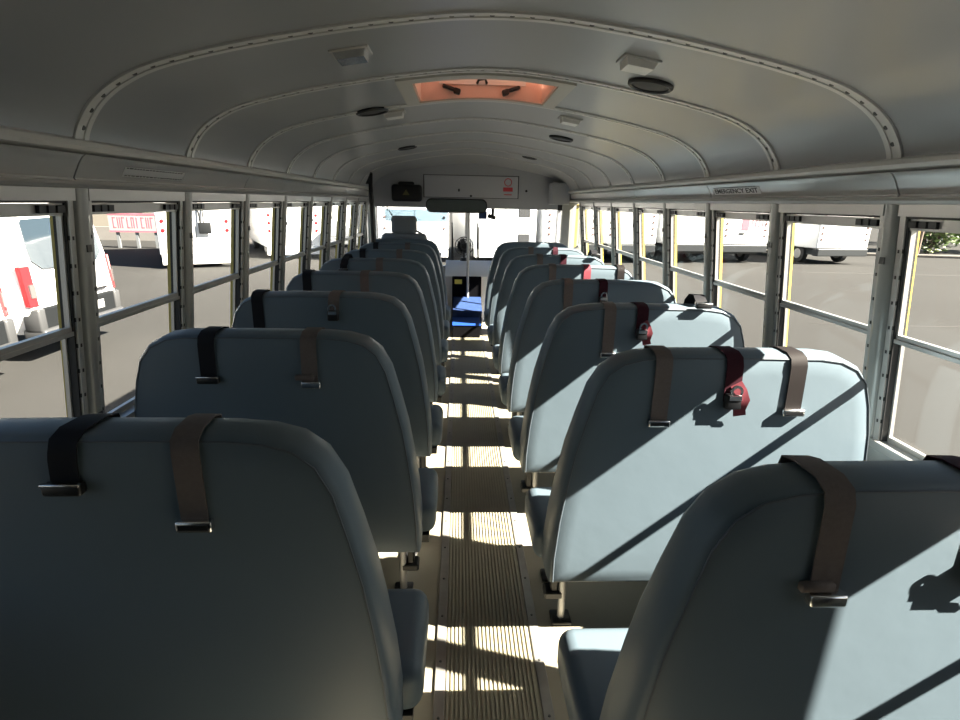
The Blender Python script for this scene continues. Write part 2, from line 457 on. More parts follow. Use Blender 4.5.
# ------------------------------------------------------------------ bench seats
OUT = [(.195, .285), (.195, .37), (.205, .50), (.222, .63), (.238, .73), (.262, .83), (.288, .925), (.318, .980), (.358, 1.010), (.410, 1.024), (.478, 1.030), (.62, 1.031), (.78, 1.031), (.93, 1.029), (.99, 1.021), (1.04, .998), (1.075, .957), (1.098, .89), (1.118, .80), (1.130, .70), (1.135, .5), (1.135, .285)]
def outline(side):
    if side > 0: return OUT[:]
    return [(-(.25 + (x - .195) * (1.128 - .25) / (1.135 - .195)), z + 0.008 * max(0, (z - .285) / .745)) for x, z in OUT]
def offs(pts, d):
    n = len(pts); c = Vector((sum(p[0] for p in pts) / n, sum(p[1] for p in pts) / n)); r = []
    for i in range(n):
        a, p, e = Vector(pts[i - 1]), Vector(pts[i]), Vector(pts[(i + 1) % n])
        d1 = (p - a).normalized(); d2 = (e - p).normalized()
        n1 = Vector((d1.y, -d1.x)); n2 = Vector((d2.y, -d2.x)); m = (n1 + n2)
        m = m.normalized() if m.length > 1e-6 else n1
        if m.dot(p - c) < 0: m = -m
        k = 1 / max(0.5, m.dot(n1) if m.dot(n1) > 0 else -m.dot(n1))
        q = p + m * d * min(k, 1.3); r.append((q.x, q.y))
    return r
def depth(z): return 0.100 + 0.075 * (1.03 - z) / 0.75
def backrest_mesh(side):
    o = outline(side); b = B().use('vinyl')
    ins = offs(o, -0.05)
    rings = []
    for d, t in ((-0.16, None), (-0.05, -0.004), (-0.003, 0.0), (0.004, 0.003), (0.010, 0.014), (0.014, 0.05), (0.014, -1.025), (0.004, -1.006), (-0.02, -1.0)):
        if t is None: continue
        p = offs(o, d)
        if t > -1: rings.append([(x, t, z) for x, z in p])
        else: rings.append([(x, depth(z0) + (t + 1), z) for (x, z), (_, z0) in zip(p, o)])
    b.loft(rings)
    return b.mesh('backrest', 50)
def piping_mesh(side):
    o = [(x, -0.0005, z) for x, z in outline(side)]
    b = B().use('piping'); b.tube(o, 0.0022, 6); return b.mesh('piping', 60)
def cushion_mesh(side):
    b = B().use('vinyl')
    a, c = (0.152, 1.12) if side > 0 else (-1.11, -0.190)
    b.box(a, c, 0.13, 0.445, 0.255, 0.388, 0.042, 4); return b.mesh('cushion', 50)
def frame_mesh(side):
    b = B().use('black_metal')
    a, c = (0.20, 1.20) if side > 0 else (-1.20, -0.24)
    b.box(a, c, 0.14, 0.165, 0.225, 0.258); b.box(a, c, 0.37, 0.395, 0.225, 0.258)
    q = 0.215 if side > 0 else -0.275
    b.box(q - 0.0, q + 0.06, 0.13, 0.40, 0.232, 0.262)
    return b.mesh('seat_frame')
def leg_mesh(side, y):
    b = B().use('steel'); q = 0.265 if side > 0 else -0.315
    b.tube([(q, y, 0.24), (q, y, 0.012)], 0.0135, 10)
    b.use('black_metal'); b.box(q - 0.035, q + 0.035, y - 0.035, y + 0.035, 0.0, 0.014, 0.004, 1)
    return b.mesh('leg', 50)
def bracket_mesh(side):
    b = B().use('black_metal'); q = 0.235 if side > 0 else -0.285
    b.box(q - 0.012, q + 0.012, 0.15, 0.22, 0.10, 0.255, 0.004, 1); b.box(q - 0.035, q + 0.03, 0.14, 0.20, 0.095, 0.125, 0.006, 1)
    return b.mesh('bracket')
SM = {}
for sd in (-1, 1):
    SM[sd] = dict(backrest=backrest_mesh(sd), piping=piping_mesh(sd), cushion=cushion_mesh(sd), seat_frame=frame_mesh(sd), leg0=leg_mesh(sd, 0.155), leg1=leg_mesh(sd, 0.385), bracket=bracket_mesh(sd))

def belt(parent, x, drop, key, buckle, sway=0.0, tail=None, lift=0.0):
    """webbing laid over the top of a backrest with its buckle hanging at the back"""
    zt = 1.046 + (0.008 if x < 0 else 0.0)
    pts = [(x + sway * 1.2, 0.112, 0.90), (x + sway, 0.106, 1.010), (x + sway * 0.9, 0.098, zt - 0.004), (x + sway * 0.8, 0.070, zt + 0.003 + lift), (x + sway * 0.4, 0.020, zt + 0.001), (x + sway * 0.2, -0.004, zt - 0.012), (x, -0.0085, zt - 0.035), (x - sway * 0.15, -0.009 - lift * 0.3, zt - drop * 0.55), (x - sway * 0.3, -0.0095, zt - drop)]
    if drop < 0.03:                                     # a stiff end standing up in a loop on top of the seat
        pts = [(x, 0.112, 0.93), (x, 0.108, 1.015), (x, 0.096, zt + 0.012), (x + 0.004, 0.070, zt + 0.040), (x + 0.008, 0.035, zt + 0.042), (x + 0.012, 0.008, zt + 0.016)]
    b = B().use(key); b.ribbon(pts, (1, 0, 0), 0.048, 0.0025)
    if tail:                                            # a second layer folded back and turned to the side
        b.use(tail)
        xe = x - sway * 0.3; ze = zt - drop
        b.ribbon([(xe + 0.004, -0.014, ze + 0.055), (xe + 0.016, -0.024, ze + 0.035), (xe + 0.024, -0.030, ze + 0.012), (xe + 0.018, -0.026, ze - 0.018), (xe + 0.026, -0.018, ze - 0.040)], (1, -0.25, 0.25), 0.034, 0.003)
    w = b.build('seat_belt', parent, 60)
    bb = B(); xe = x - sway * 0.3; ze = zt - drop
    if drop < 0.03: xe = x + 0.012; ze = zt + 0.014
    if buckle == 'plate':
        bb.use('chrome'); bb.box(xe - 0.032, xe + 0.032, -0.022, -0.004, ze - 0.018, ze + 0.004, 0.004, 2)
        bb.use('black'); bb.box(xe - 0.026, xe + 0.026, -0.0225, -0.020, ze - 0.012, ze - 0.002)
    elif buckle == 'black':
        bb.use('black'); bb.box(xe - 0.033, xe + 0.033, -0.026, -0.004, ze - 0.020, ze + 0.002, 0.005, 2)
        bb.use('chrome'); bb.box(xe - 0.033, xe + 0.033, -0.027, -0.018, ze + 0.000, ze + 0.004, 0.001, 1)
    elif buckle == 'tongue':
        bb.use('black'); bb.box(xe - 0.024, xe + 0.024, -0.030, -0.006, ze - 0.020, ze + 0.026, 0.006, 2)
        bb.use('chrome')
        n = 14
        rg = [[(xe + math.cos(t) * r, -0.034 + yy, ze + 0.036 + math.sin(t) * r * 1.1) for r, yy in ((0.018, 0), (0.011, 0), (0.011, 0.004), (0.018, 0.004))] for t in [PI * 1.35 * k / n - 0.55 for k in range(n + 1)]]
        bb.loft(rg)
        bb.box(xe - 0.018, xe + 0.018, -0.033, -0.028, ze + 0.010, ze + 0.024)
    elif buckle == 'clip':
        bb.use('brown_web'); bb.box(xe - 0.044, xe + 0.014, -0.020, -0.006, ze + 0.006, ze + 0.024, 0.004, 1)
        bb.use('chrome'); bb.box(xe - 0.026, xe + 0.034, -0.024, -0.004, ze - 0.018, ze + 0.004, 0.004, 2)
    bb.build('buckle', w, 50)
    return w

ORD = ['first', 'second', 'third', 'fourth', 'fifth', 'sixth', 'seventh']
RY = [0.708 + 0.726 * k for k in range(7)]
LY = [0.866 + 0.7265 * k for k in range(7)]
def bench(side, k, y, label):
    root = thing('bench_seat', label, 'bench seat', (0, y, 0), 0, 'bench seats %s of the aisle' % ('right' if side > 0 else 'left'))
    D = SM[side]
    br = place(D['backrest'], 'backrest', root); place(D['piping'], 'piping', br)
    place(D['cushion'], 'cushion', root); place(D['seat_frame'], 'seat_frame', root)
    place(D['leg0'], 'leg', root); place(D['leg1'], 'leg', root); place(D['bracket'], 'bracket', root)
    return root
RL = ['blue-grey vinyl bench seat right of the aisle, nearest the camera, cut by the frame',
      'sunlit blue-grey bench seat right of the aisle, second row, three belts over its back',
      'blue-grey bench seat right of the aisle, third row, black loop on its window end',
      'blue-grey bench seat right of the aisle, fourth row, chrome tongue on its maroon belt',
      'blue-grey bench seat right of the aisle, fifth row, bright red belt over its back',
      'blue-grey bench seat right of the aisle, sixth row, black loop at its window end',
      'blue-grey bench seat right of the aisle, foremost row, behind the padded barrier']
LL = ['shaded blue-grey bench seat left of the aisle, nearest the camera, cut by the frame',
      'shaded blue-grey bench seat left of the aisle, second row, black and brown belts',
      'shaded blue-grey bench seat left of the aisle, third row, brown belt with chrome ring',
      'shaded blue-grey bench seat left of the aisle, fourth row from the camera',
      'shaded blue-grey bench seat left of the aisle, fifth row from the camera',
      'shaded blue-grey bench seat left of the aisle, sixth row from the camera',
      'shaded blue-grey bench seat left of the aisle, foremost row, behind the driver']
for k in range(7):
    r = bench(1, k, RY[k], RL[k])
    if k == 0:
        belt(r, 0.471, 0.192, 'brown_web', 'clip', -0.012); belt(r, 0.725, 0.155, 'maroon_web', 'tongue', -0.012, 'red_web')
    elif k == 1:
        belt(r, 0.470, 0.200, 'brown_web', 'plate', -0.002); belt(r, 0.674, 0.140, 'maroon_web', 'tongue', -0.01, 'red_web'); belt(r, 0.860, 0.165, 'dark_web', 'plate', -0.01)
    elif k == 2:
        belt(r, 0.515, 0.20, 'brown_web', 'plate'); belt(r, 0.650, 0.12, 'maroon_web', 'tongue', 0, 'red_web'); belt(r, 0.885, 0.02, 'black_web', 'black')
    elif k == 3:
        belt(r, 0.485, 0.20, 'brown_web', 'plate'); belt(r, 0.675, 0.11, 'maroon_web', 'tongue')
    elif k == 4:
        belt(r, 0.52, 0.20, 'brown_web', 'plate'); belt(r, 0.755, 0.14, 'red_web', 'black'); belt(r, 0.985, 0.16, 'dark_web', 'plate')
    elif k == 5:
        belt(r, 0.54, 0.20, 'brown_web', 'plate'); belt(r, 0.73, 0.14, 'maroon_web', 'black'); belt(r, 0.97, 0.02, 'black_web', 'black')
    else:
        belt(r, 0.56, 0.20, 'brown_web', 'plate'); belt(r, 0.79, 0.14, 'maroon_web', 'black')
    l = bench(-1, k, LY[k], LL[k])
    if k == 0:
        belt(l, -0.785, 0.088, 'black_web', 'black', 0.014); belt(l, -0.580, 0.165, 'brown_web', 'plate', -0.004)
    elif k == 1:
        belt(l, -0.868, 0.135, 'black_web', 'black', 0.006); belt(l, -0.565, 0.150, 'brown_web', 'clip', 0.004)
    elif k == 2:
        belt(l, -0.975, 0.17, 'black_web', 'black', 0.0); belt(l, -0.650, 0.095, 'brown_web', 'tongue', 0.01)
    elif k == 3:
        belt(l, -0.960, 0.17, 'black_web', 'black'); belt(l, -0.640, 0.20, 'brown_web', 'plate')
    elif k == 4:
        belt(l, -0.90, 0.07, 'black_web', 'black', 0.02, None, 0.02); belt(l, -0.66, 0.10, 'brown_web', 'clip')
    else:
        belt(l, -0.90, 0.16, 'black_web', 'black'); belt(l, -0.60, 0.16, 'brown_web', 'plate')

# padded crash barriers ahead of the front rows
def barrier(side, y, label):
    t = thing('crash_barrier', label, 'barrier', (0, y, 0))
    place(SM[side]['backrest'], 'padding', t)
    for xx in ((0.27, 1.0) if side > 0 else (-0.32, -1.0)):
        b = B().use('steel'); b.tube([(xx, 0.06, 0.30), (xx, 0.06, 0.0)], 0.016); b.build('leg', t, 50)
    return t
barrier(1, 5.79, 'padded blue-grey crash barrier in front of the foremost right bench, by the entrance door')
barrier(-1, 5.84, 'padded blue-grey crash barrier between the foremost left bench and the driver seat')

# driver's seat
t = thing('driver_chair', 'grey driver seat whose headrest shows above the foremost left benches', 'driver seat', (-0.715, 6.05, 0))
b = B().use('head_vinyl'); b.box(-0.25, 0.25, 0.0, 0.13, 0.50, 1.10, 0.05, 4); b.build('backrest', t, 50)
b = B().use('head_vinyl'); b.box(-0.14, 0.14, 0.01, 0.11, 1.09, 1.285, 0.04, 4); b.build('headrest', t, 50)
b = B().use('head_vinyl'); b.box(-0.25, 0.25, 0.13, 0.56, 0.42, 0.54, 0.05, 4); b.build('cushion', t, 50)
b = B().use('black_metal'); b.box(-0.18, 0.18, 0.1, 0.5, 0.0, 0.43, 0.02, 2); b.build('pedestal', t)

# ------------------------------------------------------------------ ceiling fixtures
def ceil_frame(x, y):
    z = arch_s(x); e = 0.02
    dx = Vector((2 * e, 0, arch_s(x + e) - arch_s(x - e))).normalized(); n = Vector((dx.z, 0, -dx.x))
    if n.z > 0: n = -n
    return Matrix(((dx.x, 0, -n.x, x), (0, 1, 0, y), (dx.z, 0, -n.z, z), (0, 0, 0, 1)))   # local +z points into the roof
def speaker(x, y, r, label):
    t = thing('ceiling_speaker', label, 'speaker', (x, y, arch_s(x)), 0, 'round speakers in the ceiling')
    t.matrix_world = ceil_frame(x, y)
    b = B().use('black'); b.lathe([(r, 0.004), (r, -0.008), (r - 0.006, -0.013), (r - 0.014, -0.010), (r - 0.016, 0.0)], (0, 0, 0), n=36); b.build('rim', t, 40)
    b = B().use('speaker'); b.lathe([(r - 0.013, 0.0), (r - 0.013, -0.006), (r * 0.5, -0.009), (0.0, -0.010)], (0, 0, 0), n=36); b.build('grille', t, 40)
speaker(0.545, 2.02, 0.078, 'round black ceiling speaker right of the roof hatch, beside a dome lamp')
speaker(-0.525, 2.775, 0.078, 'round black ceiling speaker left of the roof hatch, beside a small lamp')
speaker(0.535, 3.66, 0.078, 'round black ceiling speaker on the right, second one forward of the hatch')
speaker(-0.525, 4.56, 0.078, 'round black ceiling speaker on the left, farther forward than the hatch')
speaker(0.53, 5.22, 0.070, 'round black ceiling speaker on the right, farthest one forward')
def lamp(x, y, label, chrome=False):
    t = thing('ceiling_lamp', label, 'ceiling lamp', (x, y, arch_s(x)), 0, 'small lamps on the ceiling')
    t.matrix_world = ceil_frame(x, y)
    b = B().use('alu'); b.box(-0.058, 0.058, -0.048, 0.048, -0.006, 0.003, 0.002, 1); b.build('base', t)
    b = B().use('chrome' if chrome else 'white')
    b.prism([(-0.048, -0.005), (0.048, -0.005), (0.040, -0.026), (-0.040, -0.026)], 'y', -0.040, 0.040); b.build('lens', t)
lamp(0.430, 1.80, 'small dome lamp on the ceiling behind the large right speaker')
lamp(-0.435, 1.79, 'small chrome dome lamp on the ceiling left of the hatch, nearest the camera', True)
lamp(-0.440, 2.92, 'small white dome lamp on the ceiling beside the left speaker by the hatch')
lamp(0.452, 2.96, 'small white dome lamp on the ceiling right, just forward of the hatch')

# roof hatch
t = thing('roof_hatch', 'open salmon fibreglass roof hatch with black handles in the ceiling', 'roof hatch', (0, (HY0 + HY1) / 2, 1.9))
def loc(v): return (v[0], v[1] - (HY0 + HY1) / 2, v[2] - 1.9)
b = B().use('hatch_trim')
def ringpath(x0, x1, y0, y1):
    n = 12; pts = []
    pts += [(x0 + (x1 - x0) * i / n, y0) for i in range(n + 1)]
    pts += [(x1, y0 + (y1 - y0) * i / 4) for i in range(1, 5)]
    pts += [(x1 - (x1 - x0) * i / n, y1) for i in range(1, n + 1)]
    pts += [(x0, y1 - (y1 - y0) * i / 4) for i in range(1, 4)]
    return pts
ro = ringpath(HX0 - 0.055, HX1 + 0.055, HY0 - 0.050, HY1 + 0.060); ri = ringpath(HX0 + 0.004, HX1 - 0.004, HY0 + 0.004, HY1 - 0.004)
rings = []
for pth, dz in ((ro, 0.002), (ro, -0.009), (ri, -0.012), (ri, 0.03)):
    rings.append([loc((x, y, arch_s(x) + dz)) for x, y in pth])
b.loft(rings, cap=False); b.build('frame', t, 30)
b = B().use('salmon')
rings = []
for inset, dz in ((-0.002, -0.006), (-0.002, 0.15), (0.012, 0.15), (0.012, -0.006), (-0.002, -0.006)):
    p = ringpath(HX0 + inset, HX1 - inset, HY0 + inset, HY1 - inset)
    rings.append([loc((x, y, (arch_s(x) + dz) if dz < 0.1 else 2.03)) for x, y in p])
b.loft(rings, cap=False); b.build('well', t)
b = B().use('salmon'); n = 8
rings = []
for i in range(n + 1):
    yy = HY0 - 0.03 + (HY1 - HY0 + 0.06) * i / n; bul = 0.03 * math.sin(PI * i / n)
    top = [loc((HX0 - 0.03 + (HX1 - HX0 + 0.06) * j / 10, yy, 2.032 + 0.012 + bul * math.sin(PI * j / 10))) for j in range(11)]
    bot = [loc((HX0 - 0.03 + (HX1 - HX0 + 0.06) * j / 10, yy, 2.032 + bul * math.sin(PI * j / 10))) for j in range(10, -1, -1)]
    rings.append(top + bot)
b.loft(rings); b.build('lid', t, 60)
q = HY1 - 0.014 - (HY0 + HY1) / 2
for s, cx in ((-1, -0.150), (1, 0.118)):
    b = B().use('black')
    m = Matrix.Translation((cx, q - 0.012, 0.032)) @ Matrix.Rotation(s * -0.28, 4, 'Y')
    b.box(-0.042, 0.042, -0.014, 0.010, -0.007, 0.007, 0.004, 2, m); b.box(min(s * -0.042, s * -0.012), max(s * -0.042, s * -0.012), -0.02, 0.012, -0.016, 0.008, 0.004, 1, m)
    b.build('handle', t)
b = B().use('white'); b.box(-0.205, 0.185, q - 0.006, q + 0.004, 0.052, 0.082); b.build('label_plate', t)
b = B().use('black')
b.tube([(-0.035, q - 0.01, 0.058), (-0.028, q - 0.03, 0.068), (0.0, q - 0.03, 0.072), (0.008, q - 0.01, 0.058)], 0.006, 8); b.build('latch', t, 50)

# ------------------------------------------------------------------ writing on the coves
def decal_cove(side, y0, y1, txt, label, lines=True):
    """a pale plate on the sloping cove with black capitals"""
    t = thing('exit_decal', label, 'sign', (side * 1.135, (y0 + y1) / 2, 1.514))
    a = Vector((1.1425, 1.5015)); c = Vector((1.1285, 1.5265)); d = (c - a).normalized(); n = Vector((-d.y, d.x))
    if n.x > 0: n = -n
    # local frame: x along the text as read from inside, y up the slope, z towards the reader
    ex = Vector((0, -1, 0)) if side > 0 else Vector((0, 1, 0))
    ey = Vector((side * d.x, 0, d.y)); ez = ex.cross(ey)
    mid = (a + c) / 2 + n * 0.0012
    t.matrix_world = Matrix(((ex.x, ey.x, ez.x, side * mid.x), (ex.y, ey.y, ez.y, (y0 + y1) / 2), (ex.z, ey.z, ez.z, mid.y), (0, 0, 0, 1)))
    w = (y1 - y0)
    b = B().use('decal'); b.box(-w / 2, w / 2, -0.0155, 0.0155, -0.0006, 0.0003); b.build('plate', t)
    if txt:
        me = text_mesh(txt, 0.030); me.materials.append(M['black_print'])
        xs_ = [v.co.x for v in me.vertices]; k = (w * 0.92) / (max(xs_) - min(xs_))
        o = place(me, 'lettering', t, (0, 0.0, 0.0008)); o.scale = (k, 1.0, 1.0)
    if lines:
        b = B().use('black_print')
        for zz in ((0.0185,) if txt else (0.012, -0.012)):
            x = -w / 2 + 0.01
            while x < w / 2 - 0.02:
                q = random.uniform(0.008, 0.022); b.box(x, x + q, zz - 0.0018, zz + 0.0018, 0.0002, 0.0008); x += q + 0.005
        b.build('small_print', t)
    return t
decal_cove(1, 2.29, 2.71, 'EMERGENCY EXIT', 'black EMERGENCY EXIT lettering on the metal strip above the right windows')
decal_cove(-1, 1.77, 2.14, '', 'pale decal with rows of small print above the left windows')

# ------------------------------------------------------------------ front of the bus
# bulkhead above the windshield
def front_arch(y, zb):
    r = [roof_pt(x * 1.02, z + 0.02, y) for x, z in PROF]
    return [(p[0], p[2]) for p in r]
pr = [(1.20, 1.372)] + [(x, z) for x, z in front_arch(6.5, 0)] + [(-1.20, 1.372)]
b = B().use('front_paint'); b.prism(pr, 'y', 6.45, 6.60)
wf = struct(b.build('wall_front'))
b = B().use('black'); b.lathe([(0.014, 0), (0.012, 0.012)], (0.66, 6.45, 1.575), (0, -1, 0), 12); b.build('knob', wf)
b = B().use('front_paint'); b.box(-1.24, 1.24, 6.6, 7.28, 1.372, 1.50); b.box(-1.24, 1.24, 7.20, 7.30, 1.372, 2.0)
b.build('header', wf)
b = B().use('front_paint'); b.box(-1.25, 1.25, 7.20, 7.30, -0.5, 0.62); struct(b.build('wall_front_lower'))
b = B().use('front_paint')
for s in (-1, 1): b.box(min(s * 1.17, s * 1.27), max(s * 1.17, s * 1.27), 7.16, 7.30, -0.45, 1.5)
b.box(-0.03, 0.03, 7.225, 7.255, 0.6, 1.4)
struct(b.build('trim_5'))
b = B().use('wind_glass'); b.box(-1.2, 1.2, 7.235, 7.241, 0.60, 1.39); o = struct(b.build('window_30'))
# panel with the red sticker
t = thing('bulkhead_panel', 'pale access panel with red sticker on the bulkhead above the windshield', 'panel', (0.02, 6.45, 1.61))
b = B().use('front_panel'); b.box(-0.53, 0.54, -0.022, 0.002, -0.118, 0.118, 0.004, 1); b.build('cover', t)
b = B().use('gasket')
for a in ((-0.54, -0.531, -0.125, 0.125), (0.541, 0.55, -0.125, 0.125)): b.box(a[0], a[1], -0.008, 0.002, a[2], a[3])
b.box(-0.54, 0.55, -0.008, 0.002, 0.119, 0.124); b.box(-0.54, 0.55, -0.008, 0.002, -0.124, -0.119); b.build('edge', t)
b = B().use('red_print')
cx, cz = 0.425, 0.055
n = 16
b.loft([[(cx + math.cos(2 * PI * k / n) * r, -0.0228 + yy, cz + math.sin(2 * PI * k / n) * r) for r, yy in ((0.045, 0), (0.036, 0), (0.036, 0.001), (0.045, 0.001))] for k in range(n + 1)])
b.box(cx - 0.055, cx + 0.055, -0.0235, -0.0215, -0.045, 0.0)
b.box(cx - 0.045, cx + 0.045, -0.0235, -0.0215, -0.085, -0.075); b.build('sticker', t)
b = B().use('black')
b.box(-0.145, -0.125, -0.04, -0.02, -0.055, -0.025, 0.004, 1); b.box(-0.01, 0.015, -0.04, -0.02, -0.112, -0.09, 0.004, 1); b.build('catch', t)
# first aid box
t = thing('mounted_case', 'dark rounded box with faint yellow triangle mounted over the windshield left', 'box', (-0.70, 6.45, 1.435))
b = B().use('black'); b.box(-0.175, 0.165, -0.10, 0.0, 0.0, 0.185, 0.03, 3); b.build('case', t, 50)
b = B().use('black'); b.box(-0.10, 0.08, -0.09, 0.0, 0.17, 0.215, 0.02, 2); b.build('lid', t, 50)
b = B().use('dim_yellow'); b.prism([(-0.05, 0.07), (0.03, 0.07), (-0.01, 0.13)], 'y', -0.1015, -0.100); b.build('emblem', t)
# grey box and post by the door
t = thing('door_control_box', 'grey box at the top right corner over the entrance door', 'box', (1.02, 6.25, 1.43))
b = B().use('front_paint'); b.box(-0.10, 0.10, -0.05, 0.25, 0.0, 0.235, 0.01, 2); b.build('housing', t)
b = B().use('black'); b.box(-0.03, 0.02, -0.055, -0.045, -0.06, 0.0); b.build('switch', t)
b = B().use('pillar'); b.box(1.06, 1.20, 6.30, 6.40, 0.0, 1.60, 0.008, 2)
struct(b.build('trim_3'))
# side bits at the front
b = B().use('pillar'); b.box(-1.27, -1.16, 6.34, 6.42, 0.7, 1.5); b.box(-1.27, -1.17, 6.75, 6.80, 0.7, 1.5); b.box(-1.27, -1.17, 7.1, 7.2, 0.7, 1.5)
struct(b.build('trim_4'))
b = B().use('glass'); b.box(-1.215, -1.211, 6.42, 7.1, 0.72, 1.45); struct(b.build('window_31'))
# entrance door, yellow framed glass
b = B().use('yellow')
b.box(1.215, 1.24, 6.25, 6.27, -0.40, 1.44); b.box(1.215, 1.24, 5.79, 6.27, 1.40, 1.435)
b.use('pillar')
for y in (5.80, 6.03): b.box(1.215, 1.24, y - 0.010, y + 0.010, -0.40, 1.40)
for z in (-0.40, 0.62): b.box(1.215, 1.24, 5.79, 6.25, z, z + 0.035)
dr = struct(b.build('door_1'))
b = B().use('glass'); b.box(1.223, 1.227, 5.81, 6.26, -0.38, 1.42); b.build('pane', dr)
b = B().use('steel'); b.tube([(1.17, 5.80, 1.02), (1.15, 6.02, 0.95), (1.15, 6.26, 0.80)], 0.013); b.build('handrail', dr, 50)
b = B().use('pillar'); b.box(1.215, 1.31, 6.30, 7.2, -0.45, 0.70); b.box(1.20, 1.31, 6.32, 6.42, 0.6, 1.5)
struct(b.build('wall_right_front'))
b = B().use('glass'); b.box(1.232, 1.236, 6.42, 7.18, 0.70, 1.46); struct(b.build('window_32'))
# black stanchion on the left
t = thing('black_stanchion', 'black padded pole with hooked top behind the driver, by left windows', 'pole', (-1.0, 5.74, 0))
b = B().use('black'); b.tube([(0, 0, 0.0), (0, 0, 1.0), (-0.004, 0, 1.45), (-0.01, 0, 1.63)], [0.024, 0.026, 0.024, 0.02]); b.build('pole', t, 50)
b = B().use('black'); b.prism([(-0.055, 1.60), (0.012, 1.60), (0.016, 1.70), (0.0, 1.715)], 'y', -0.018, 0.018); b.build('hook', t)
# inside mirror
t = thing('driver_mirror', 'wide dark interior rear-view mirror with rounded ends above the windshield', 'mirror', (-0.14, 6.12, 1.40))
def pill(hw, hh, r, n=6):
    p = []
    for cx, cz, a0 in ((hw - r, hh - r, 0), (-hw + r, hh - r, PI / 2), (-hw + r, -hh + r, PI), (hw - r, -hh + r, 1.5 * PI)):
        p += [(cx + r * math.cos(a0 + PI / 2 * k / n), cz + r * math.sin(a0 + PI / 2 * k / n)) for k in range(n + 1)]
    return p
b = B().use('black'); b.prism(pill(0.335, 0.075, 0.06), 'y', 0.0, 0.035); b.build('housing', t, 50)
b = B().use('mirror'); b.prism(pill(0.323, 0.064, 0.052), 'y', -0.004, 0.002); b.build('glass', t, 50)
b = B().use('black'); b.tube([(0.2, 0.03, 0.03), (0.2, 0.30, 0.02)], 0.010); b.tube([(-0.2, 0.03, 0.03), (-0.2, 0.30, 0.02)], 0.010); b.build('bracket', t, 50)
# sun visor
t = thing('hanging_visor', 'translucent grey-blue sun visor hanging across the top of the windshield', 'visor', (-0.64, 6.70, 1.27))
b = B().use('visor'); b.box(-0.36, 0.40, -0.003, 0.003, -0.065, 0.075, 0.002, 1); b.build('panel', t)
b = B().use('black'); b.tube([(-0.33, 0, 0.06), (-0.33, 0, 0.16)], 0.007); b.tube([(-0.31, 0.0, 0.06), (-0.26, 0.0, -0.02)], 0.005); b.build('arm', t, 50)
# camera and bracket under the header
t = thing('mounted_camera', 'small dark gadget on a bracket at the top centre of the windshield', 'camera', (0.29, 6.62, 1.30))
b = B().use('black'); b.box(-0.016, 0.016, -0.02, 0.02, -0.03, 0.075, 0.006, 2); b.box(-0.055, 0.045, -0.025, 0.02, -0.05, 0.0, 0.015, 3, Matrix.Rotation(0.3, 4, 'Y')); b.build('body', t, 50)
b = B().use('blue_worn'); b.box(-0.17, -0.07, -0.01, 0.01, -0.05, 0.04, 0.008, 2); b.build('screen', t)
# engine cover, dash
t = thing('engine_cover', 'black engine cover with small yellow sticker and pale sunlit top, below windshield', 'engine cover', (0.02, 6.62, 0))
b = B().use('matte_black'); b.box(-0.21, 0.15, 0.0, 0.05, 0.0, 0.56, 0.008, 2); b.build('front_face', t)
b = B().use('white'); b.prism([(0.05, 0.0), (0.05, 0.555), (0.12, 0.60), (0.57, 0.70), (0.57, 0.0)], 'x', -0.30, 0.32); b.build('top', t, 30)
b = B().use('yellow_print'); b.box(-0.18, -0.09, -0.002, 0.0, 0.47, 0.525); b.build('sticker', t)
b = B().use('dark_grey')
b.prism([(6.95, 0.0), (6.92, 0.62), (6.98, 0.76), (7.18, 0.80), (7.18, 0.0)], 'x', -1.15, -0.34)
b.prism([(6.98, 0.0), (6.98, 0.70), (7.05, 0.76), (7.18, 0.78), (7.18, 0.0)], 'x', 0.36, 1.15)
tag(b.build('dashboard'), 'dark grey dashboard along the base of the windshield', 'dashboard')
t = thing('steering_wheel', 'black steering wheel in front of the driver seat', 'steering wheel', (-0.715, 6.72, 0.90))
b = B().use('black'); n = 28
b.tube([(0.23 * math.cos(2 * PI * k / n), 0.10 * math.sin(2 * PI * k / n), 0.20 * math.sin(2 * PI * k / n)) for k in range(n + 1)], 0.013, 8); b.build('rim', t, 60)
b = B().use('black'); b.tube([(-0.22, 0, 0), (0.22, 0, 0)], 0.012); b.lathe([(0.05, -0.02), (0.05, 0.03)], (0, 0, 0), (0, -1, 0.4), 16); b.tube([(0, 0, 0), (0, 0.13, -0.13)], 0.025); b.build('hub', t, 50)
# dash fan
t = thing('dash_fan', 'dark round fan on the dashboard beside the silver pole', 'fan', (-0.045, 7.05, 0.735))
b = B().use('dark_grey')
for r in (0.045, 0.085, 0.115): b.tube([(r * math.cos(2 * PI * k / 24), 0, 0.16 + r * math.sin(2 * PI * k / 24)) for k in range(25)], 0.006, 6)
for k in range(10): b.tube([(0.02 * math.cos(k * PI / 5), 0, 0.16 + 0.02 * math.sin(k * PI / 5)), (0.115 * math.cos(k * PI / 5), 0, 0.16 + 0.115 * math.sin(k * PI / 5))], 0.003, 5)
b.build('cage', t, 60)
b = B().use('dark_grey')
for k in range(4):
    a = k * PI / 2 + 0.3
    b.ribbon([(0.02 * math.cos(a), 0.02, 0.16 + 0.02 * math.sin(a)), (0.095 * math.cos(a), 0.02, 0.16 + 0.095 * math.sin(a))], (math.sin(a), 0.4, -math.cos(a)), 0.06, 0.004)
b.lathe([(0.03, 0.0), (0.035, 0.05), (0.02, 0.08)], (0, 0.01, 0.16), (0, 1, 0), 14); b.build('blades', t, 50)
b = B().use('dark_grey'); b.tube([(0, 0.05, 0.0), (0, 0.05, 0.16)], 0.014); b.lathe([(0.05, -0.03), (0.045, 0.01)], (0, 0.05, 0.0), n=16); b.build('stand', t, 50)
